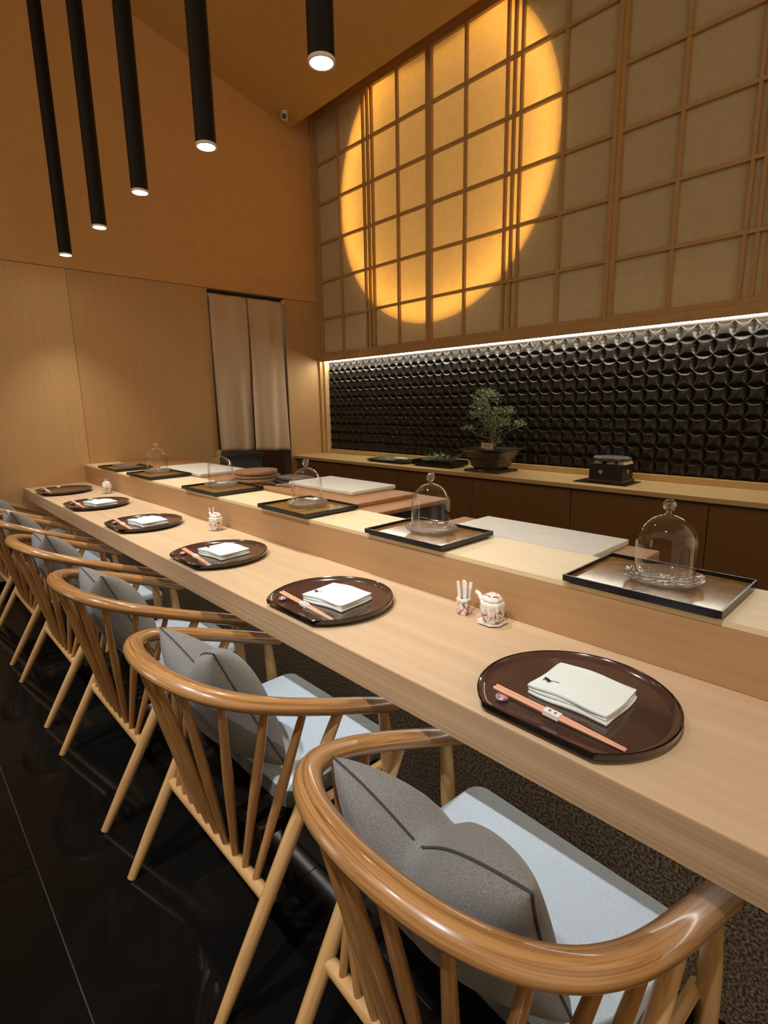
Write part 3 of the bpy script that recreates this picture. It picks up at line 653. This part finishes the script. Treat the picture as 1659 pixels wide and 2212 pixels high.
# ------------------------------------------------------------------ ledge trays, glass dishes and domes
def make_tray(W, D):
    t = thing('serving_tray', '', 'tray', (0, 0, LZ), 0, 'rectangular lacquer trays on the ledge')
    h = 0.022; r = 0.004
    obj('foot', MB().box(-W/2+0.012, W/2-0.012, -D/2+0.012, D/2-0.012, 0, 0.007), M_blacklac, t)
    obj('rim', MB().box(-W/2, W/2, -D/2, -D/2+r, 0.007, h).box(-W/2, W/2, D/2-r, D/2, 0.007, h).box(-W/2, -W/2+r, -D/2+r, D/2-r, 0.007, h).box(W/2-r, W/2, -D/2+r, D/2-r, 0.007, h).box(-W/2+r, W/2-r, -D/2+r, D/2-r, 0.007, 0.010), M_blacklac, t)
    obj('gold_panel', MB().box(-W/2+r, W/2-r, -D/2+r, D/2-r, 0.010, 0.012), M_gold, t)
    return t
def make_dish():
    t = thing('glass_dish', '', 'dish', (0, 0, 0), 0, 'cut glass dishes on the ledge trays')
    n = 40; sc = lambda k, a: 1 + a*math.cos(10*2*PI*k/n)
    ring = lambda r, z, a: [(r*sc(k, a)*math.cos(2*PI*k/n), r*sc(k, a)*math.sin(2*PI*k/n), z) for k in range(n)]
    obj('bowl', MB().loft([ring(0.050, 0.0, 0), ring(0.062, 0.003, 0.01), ring(0.076, 0.011, 0.02), ring(0.085, 0.019, 0.03), ring(0.083, 0.021, 0.03), ring(0.073, 0.0145, 0.02), ring(0.058, 0.0075, 0.01), ring(0.02, 0.006, 0)]), M_dish, t, smooth=True)
    return t
def make_dome():
    t = thing('glass_dome', '', 'dome', (0, 0, 0), 0, 'glass domes on the ledge trays')
    r = 0.0635; prof = [(r+0.001, 0.0), (r, 0.004), (r, 0.085)]
    for k in range(1, 10):
        a = k/10*PI/2; prof.append((r*math.cos(a), 0.085 + 0.068*math.sin(a)))
    prof.append((0.009, 0.1525))
    obj('bell', MB().lathe(prof, 48, cap0=False, cap1=False), M_dome, t, smooth=True)
    kp = [(0.009, 0.1525), (0.0058, 0.156), (0.0062, 0.160)]
    for k in range(1, 10):
        a = -PI/2 + k/10*PI; kp.append((max(0.0145*math.cos(a), 0.001), 0.1735 + 0.0145*math.sin(a)))
    obj('knob', MB().lathe(kp[:3] + kp[4:], 28, cap0=False), M_knob, t, smooth=True)
    return t
tr = [(-0.434, 1.274, 0.335, 0.262, 0.0), (-1.147, 1.268, 0.335, 0.255, 0.0), (-1.825, 1.270, 0.345, 0.270, 0.0), (-2.590, 1.272, 0.365, 0.270, 0.02), (-3.455, 1.275, 0.375, 0.262, 0.02), (-4.06, 1.268, 0.36, 0.250, 0.02)]
dm = [(-0.421, 1.272), (-1.144, 1.280), (-1.838, 1.280), (-2.632, 1.292), (-3.545, 1.305), (-4.09, 1.285)]
dishp, domep = make_dish(), make_dome()
for i in range(6):
    x, y, W, D, rz = tr[i]
    o = make_tray(W, D); o.location = (x, y, LZ); o.rotation_euler.z = rz; o['label'] = 'black-rimmed gold-brown rectangular tray on the ledge, ' + who[i]
    o = dishp if i == 0 else copy_tree(dishp)
    o.location = (dm[i][0], dm[i][1], LZ + 0.0122); o['label'] = ('scalloped cut glass dish under the dome ' if i < 5 else 'scalloped cut glass dish without a dome, ') + who[i]
    if i < 5:
        o = domep if i == 0 else copy_tree(domep)
        o.location = (dm[i][0], dm[i][1], LZ + 0.0202); o['label'] = 'clear glass cloche dome with ball knob ' + who[i]

# ------------------------------------------------------------------ soy pots and toothpick holders
def octa(w, ch, z, d=None):
    h = w/2; d = h if d is None else d/2; c = ch
    return [(h, -d+c, z), (h, d-c, z), (h-c, d, z), (-h+c, d, z), (-h, d-c, z), (-h, -d+c, z), (-h+c, -d, z), (h-c, -d, z)]
def make_pot():
    t = thing('soy_pot', '', 'pot', (0, 0, CT), 0, 'painted porcelain soy pots')
    obj('body', MB().loft([octa(0.040, 0.010, 0.006), octa(0.050, 0.012, 0.014), octa(0.056, 0.013, 0.030), octa(0.057, 0.013, 0.055)]), M_paint, t)
    obj('shoulder', MB().loft([octa(0.057, 0.013, 0.055), octa(0.056, 0.013, 0.060), octa(0.044, 0.011, 0.064)]), M_porc, t)
    lid = obj('lid', MB().loft([octa(0.044, 0.011, 0.064), octa(0.050, 0.013, 0.067), octa(0.049, 0.013, 0.071), octa(0.036, 0.011, 0.080), octa(0.014, 0.004, 0.084)]), M_porc, t, bevel=0.0012)
    dots = MB()
    for k in range(7):
        a = k*0.9; rr = 0.010 + 0.0016*k
        dots.tube([(rr*math.cos(a), rr*math.sin(a), 0.0845 - rr*0.19), (rr*math.cos(a+0.6)*1.15, rr*math.sin(a+0.6)*1.15, 0.0838 - rr*0.22)], 0.0013, 6)
    obj('painted_sprig', dots, mat('iron_red', (0.40, 0.09, 0.04), 0.3), lid)
    obj('spout', MB().tube([(-0.024, 0, 0.056), (-0.036, 0, 0.062), (-0.043, 0, 0.072), (-0.052, 0, 0.075)], [0.009, 0.0075, 0.006, 0.0055], 10), M_porc, t, smooth=True)
    return t
def make_saucer():
    return tag(obj('saucer', MB().loft([octa(0.046, 0.012, 0.0), octa(0.070, 0.017, 0.0045), octa(0.070, 0.017, 0.006), octa(0.050, 0.013, 0.0035)]), M_porc, bevel=0.0006), '', 'saucer', 'porcelain saucers under the soy pots')
def make_holder():
    t = thing('toothpick_holder', '', 'holder', (0, 0, CT), 0, 'painted toothpick holders')
    obj('cup', MB().loft([octa(0.034, 0.009, 0.0), octa(0.036, 0.009, 0.004), octa(0.036, 0.009, 0.040), octa(0.034, 0.009, 0.0445), octa(0.026, 0.007, 0.0445), octa(0.025, 0.007, 0.008)]), M_paint, t)
    obj('collar', MB().loft([octa(0.0365, 0.009, 0.040), octa(0.0362, 0.009, 0.0445), octa(0.026, 0.007, 0.0452), octa(0.026, 0.007, 0.040)], False, False), M_porc, t)
    return t
def make_picks():
    ps = []
    for k, (dx, dy, lx, ly) in enumerate(((-0.006, -0.005, -0.09, -0.03), (0.000, 0.003, -0.02, 0.05), (0.006, -0.004, 0.06, -0.03), (0.007, 0.005, 0.13, 0.04), (-0.003, 0.006, -0.05, 0.04))):
        ps.append((dx, dy, lx, ly))
    return ps
pick_me = MB().box(-0.0050, 0.0050, -0.0010, 0.0010, 0, 0.083).mesh('toothpick'); pick_me.materials.append(M_paper_w)
potp, saup, holp = make_pot(), make_saucer(), make_holder()
sets = [(-0.770, 1.100, -0.862, 1.098, 'beside the second tray from the camera'), (-2.325, 1.100, -2.395, 1.118, 'midway along the counter'), (-3.915, 1.092, -3.985, 1.112, 'near the end wall')]
for i, (px, py, hx, hy, wh) in enumerate(sets):
    o = saup if i == 0 else copy_tree(saup); o.location = (px, py, CT); o['label'] = 'white porcelain saucer under the soy pot ' + ['nearest the camera', 'midway along the counter', 'near the end wall'][i]
    o = potp if i == 0 else copy_tree(potp); o.location = (px, py, CT - 0.002); o.rotation_euler.z = [0.0, 0.1, -0.1][i]; o['label'] = 'painted porcelain soy pot with lid and spout ' + ['nearest the camera', 'midway along the counter', 'near the end wall'][i]
    o = holp if i == 0 else copy_tree(holp); o.location = (hx, hy, CT); o['label'] = 'painted porcelain toothpick holder ' + ['nearest the camera', 'midway along the counter', 'near the end wall'][i]
    for dx, dy, lx, ly in make_picks()[:5 if i == 0 else 2]:
        k = bpy.data.objects.new('wrapped_toothpick', pick_me); COL.objects.link(k); k.location = (hx+dx, hy+dy, CT + 0.009); k.rotation_euler = (-ly, lx, 0)
        tag(k, 'white paper-wrapped toothpick standing in the holder ' + ['nearest the camera', 'midway along the counter', 'near the end wall'][i], 'toothpick', 'wrapped toothpicks in the holder ' + wh)

# ------------------------------------------------------------------ things on the back shelf
def leaf_mb(mb, p, d, L, w, upv=(0,0,1)):
    d = Vector(d).normalized(); s = d.cross(Vector(upv)); s = s.normalized() if s.length > 1e-4 else Vector((1,0,0)); n = s.cross(d)
    p = Vector(p); a = p + d*L*0.45 + s*w + n*w*0.4; b = p + d*L*0.45 - s*w + n*w*0.4; c = p + d*L
    mb.add([p, a, c, b, p + d*L*0.45], [(0, 1, 4), (1, 2, 4), (2, 3, 4), (3, 0, 4)])
# leaf tray with a tag
t = thing('leaf_platter', 'flat dark platter with long leaves and a paper note on the shelf', 'platter', (-3.40, 3.30, SZ))
obj('platter', MB().loft([rrect(0.42, 0.16, 0.02, 0.0), rrect(0.48, 0.20, 0.03, 0.012), rrect(0.50, 0.22, 0.03, 0.022), rrect(0.49, 0.21, 0.03, 0.022), rrect(0.45, 0.18, 0.03, 0.012)]), mat('dark_green_platter', (0.02, 0.03, 0.018), 0.3), t, smooth=True)
for k in range(6):
    mb = MB(); y = -0.07 + 0.026*k
    pts = [Vector((-0.21 + 0.05*random.random(), y, 0.014 + 0.003*k)), Vector((-0.02, y + 0.01, 0.022 + 0.003*k)), Vector((0.20, y + 0.02, 0.016 + 0.003*k))]
    mb.tube(pts, [0.004, 0.010, 0.003], 6, (0,0,1), 0.3)
    o = obj('leaf', mb, M_leaf2, None, smooth=True); o.location = (-3.40, 3.30, SZ); tag(o, 'long green leaf lying on the dark platter', 'leaf', 'long leaves on the platter')
t = thing('paper_note', 'small white paper note on the leaves of the platter', 'note', (-3.27, 3.27, SZ + 0.034), 0.15)
obj('sheet', MB().box(-0.06, 0.06, -0.03, 0.03, 0, 0.012), M_paper_w, t)
# black tray with cut greens
t = thing('black_tray', 'black tray heaped with cut green sprigs on the shelf', 'tray', (-2.875, 3.32, SZ))
obj('base', MB().box(-0.20, 0.20, -0.10, 0.10, 0.012, 0.020), M_blacklac, t)
obj('rim', MB().box(-0.21, 0.21, -0.11, -0.10, 0.010, 0.050).box(-0.21, 0.21, 0.10, 0.11, 0.010, 0.050).box(-0.21, -0.20, -0.10, 0.10, 0.010, 0.050).box(0.20, 0.21, -0.10, 0.10, 0.010, 0.050), M_blacklac, t)
for sx in (-0.17, 0.17): obj('foot', MB().box(sx-0.015, sx+0.015, -0.09, 0.09, 0, 0.012), M_blacklac, t)
mb = MB()
for k in range(260):
    a = random.uniform(0, 2*PI); r = math.sqrt(random.random()); p = (0.17*r*math.cos(a), 0.08*r*math.sin(a), 0.022 + 0.055*(1-r*r)*random.random() + 0.01)
    leaf_mb(mb, p, (math.cos(a)*0.8 + random.uniform(-.6, .6), math.sin(a)*0.6 + random.uniform(-.6, .6), random.uniform(0.0, 0.8)), random.uniform(0.03, 0.06), 0.006)
for k in range(7):
    a = 0.25 + 0.08*k; mb.tube([(0.05, 0.02, 0.04), (0.15 + 0.01*k, 0.03, 0.07 + 0.006*k), (0.20 + 0.012*k, 0.03, 0.085 + 0.012*k)], [0.003, 0.0025, 0.001], 5)
o = obj('cut_greens', mb, M_leaf2); o.location = (-2.875, 3.32, SZ); o['kind'] = 'stuff'; o['label'] = 'heap of cut green sprigs in the black tray'; o['category'] = 'greens'
# bonsai
t = thing('bonsai', 'small bonsai tree in a flared brown pot in front of dark tiles', 'bonsai', (-2.36, 3.31, SZ))
ht = lambda w, z: [(x, y, z) for x, y, _ in octa(w, 0.012, 0, w*0.78)]
pot = obj('pot', MB().loft([ht(0.235, 0.035), ht(0.245, 0.06), ht(0.275, 0.10), ht(0.345, 0.148), ht(0.395, 0.162), ht(0.395, 0.168), ht(0.36, 0.168), ht(0.33, 0.15)]), M_pot, t)
obj('pot_foot', MB().loft([ht(0.20, 0.015), ht(0.21, 0.036)]), M_pot, pot)
obj('stand', MB().box(-0.155, 0.155, -0.125, 0.125, 0, 0.016), M_pot, t, bevel=0.003)
obj('soil', MB().loft([ht(0.345, 0.150), ht(0.20, 0.166), ht(0.04, 0.17)]), M_soil, t)
trunk = MB().tube(catmull([(0.01, 0, 0.16), (0.02, 0, 0.20), (0.0, 0.01, 0.245), (0.03, 0.0, 0.285), (-0.01, 0, 0.34), (-0.035, 0, 0.42), (-0.05, 0, 0.50)], 4), [0.026, 0.023, 0.021, 0.020, 0.019, 0.018, 0.017, 0.016, 0.016, 0.015, 0.014, 0.013, 0.012, 0.011, 0.010, 0.009, 0.008, 0.008, 0.007, 0.007, 0.006, 0.005, 0.005, 0.004, 0.003], 9)
pads = [((-0.06, 0, 0.52), 0.115, 0.075), ((0.05, 0.0, 0.41), 0.115, 0.045), ((-0.15, 0.02, 0.40), 0.075, 0.035), ((0.10, -0.02, 0.33), 0.12, 0.055), ((-0.03, 0.03, 0.345), 0.10, 0.05), ((-0.205, 0.0, 0.305), 0.055, 0.022), ((0.235, 0.0, 0.335), 0.05, 0.03), ((-0.10, -0.02, 0.455), 0.085, 0.05), ((0.13, 0.02, 0.435), 0.06, 0.025), ((0.0, -0.03, 0.29), 0.09, 0.03), ((0.06, 0, 0.215), 0.035, 0.03)]
for (c, r, h) in pads:
    trunk.tube([(0.0, 0, max(0.24, c[2]-0.09)), (c[0]*0.5, c[1]*0.5, c[2]-0.055), c], [0.006, 0.004, 0.0015], 6)
obj('trunk', trunk, M_bark, t, smooth=True)
fol = MB()
for (c, r, h) in pads:
    for k in range(int(50 + 2*2100*r*h*9)):
        a = random.uniform(0, 2*PI); q = random.random()**0.4; ph = random.uniform(-0.5, 1.4)
        d = Vector((math.cos(a)*math.cos(ph), math.sin(a)*math.cos(ph), math.sin(ph)))
        p = Vector(c) + Vector((d.x*r*q, d.y*r*q, d.z*h*q))
        leaf_mb(fol, p, (d.x + random.uniform(-.5, .5), d.y + random.uniform(-.5, .5), d.z*0.5 + random.uniform(-.2, .7)), random.uniform(0.016, 0.030), random.uniform(0.0034, 0.0055))
o = obj('foliage', fol, M_leaf, t); o['kind'] = 'stuff'
card = obj('name_card', MB().add([(0.0, -0.125, 0.178), (0.10, -0.125, 0.170), (0.10, -0.120, 0.214), (0.0, -0.120, 0.220), (0.0, -0.122, 0.178), (0.10, -0.122, 0.170), (0.10, -0.117, 0.214), (0.0, -0.117, 0.220)], [(3,2,1,0),(4,5,6,7),(0,1,5,4),(1,2,6,5),(2,3,7,6),(3,0,4,7)]).box(0.042, 0.050, -0.123, -0.119, 0.150, 0.176), M_label, t)
mk = MB()
for k in range(3):
    mk.tube([(0.033 + 0.015*k, -0.1262, 0.197), (0.041 + 0.015*k, -0.1262, 0.196)], 0.0012, 5); mk.tube([(0.037 + 0.015*k, -0.1262, 0.202), (0.037 + 0.015*k, -0.1262, 0.190)], 0.0012, 5)
obj('lettering', mk, M_ink, card)
# table grill
tag(obj('grill_mat', MB().box(-0.165, 0.165, -0.115, 0.115, 0, 0.006), M_blacklac), 'flat black mat under the table grill', 'mat').location = (-1.472, 3.30, SZ)
t = thing('table_grill', 'small square black table grill with a slate slab on top', 'grill', (-1.462, 3.325, SZ + 0.006))
obj('wooden_base', MB().box(-0.115, 0.115, -0.085, 0.085, 0, 0.016), mat('worn_brown_base', (0.10, 0.055, 0.03), 0.6), t, bevel=0.002)
box = obj('box', MB().box(-0.105, 0.105, -0.078, 0.078, 0.016, 0.112), M_charcoal, t, bevel=0.003)
def vent(pts, ax):
    m = MB()
    if ax == 'y': m.loft([[(x, yy, z) for x, z in pts] for yy in (-0.0795, -0.0770)])
    else: m.loft([[(xx, y, z) for y, z in pts] for xx in (0.1040, 0.1065)])
    return m
heart = [(0, -0.016), (0.014, 0.002), (0.010, 0.012), (0.0, 0.008), (-0.010, 0.012), (-0.014, 0.002)]
obj('heart_vent', vent([(-0.03 + x, 0.062 + z) for x, z in heart], 'y'), M_cream, box)
obj('heart_vent', vent([(x, 0.066 + z) for x, z in heart], 'x'), M_cream, box)
for sx in (-0.06, 0.02, 0.085): obj('liner_lug', MB().loft([[(sx + x, y, z) for x, y, z in rrect(0.055, 0.13, 0.012, 0.112, 3)], [(sx + x*0.7, y, z) for x, y, z in rrect(0.055, 0.13, 0.012, 0.128, 3)]]), M_cream, t)
n = 18
obj('slate_slab', MB().loft([[(0.118*f*math.cos(2*PI*k/n)*(1+0.06*math.sin(k*2.3)) * (1.0 if abs(math.cos(2*PI*k/n)) < 0.8 else 0.96), 0.09*f*math.sin(2*PI*k/n)*(1+0.05*math.cos(k*1.7)), z) for k in range(n)] for f, z in ((0.86, 0.128), (0.98, 0.136), (1.0, 0.148), (0.94, 0.153))]), M_stone, t)
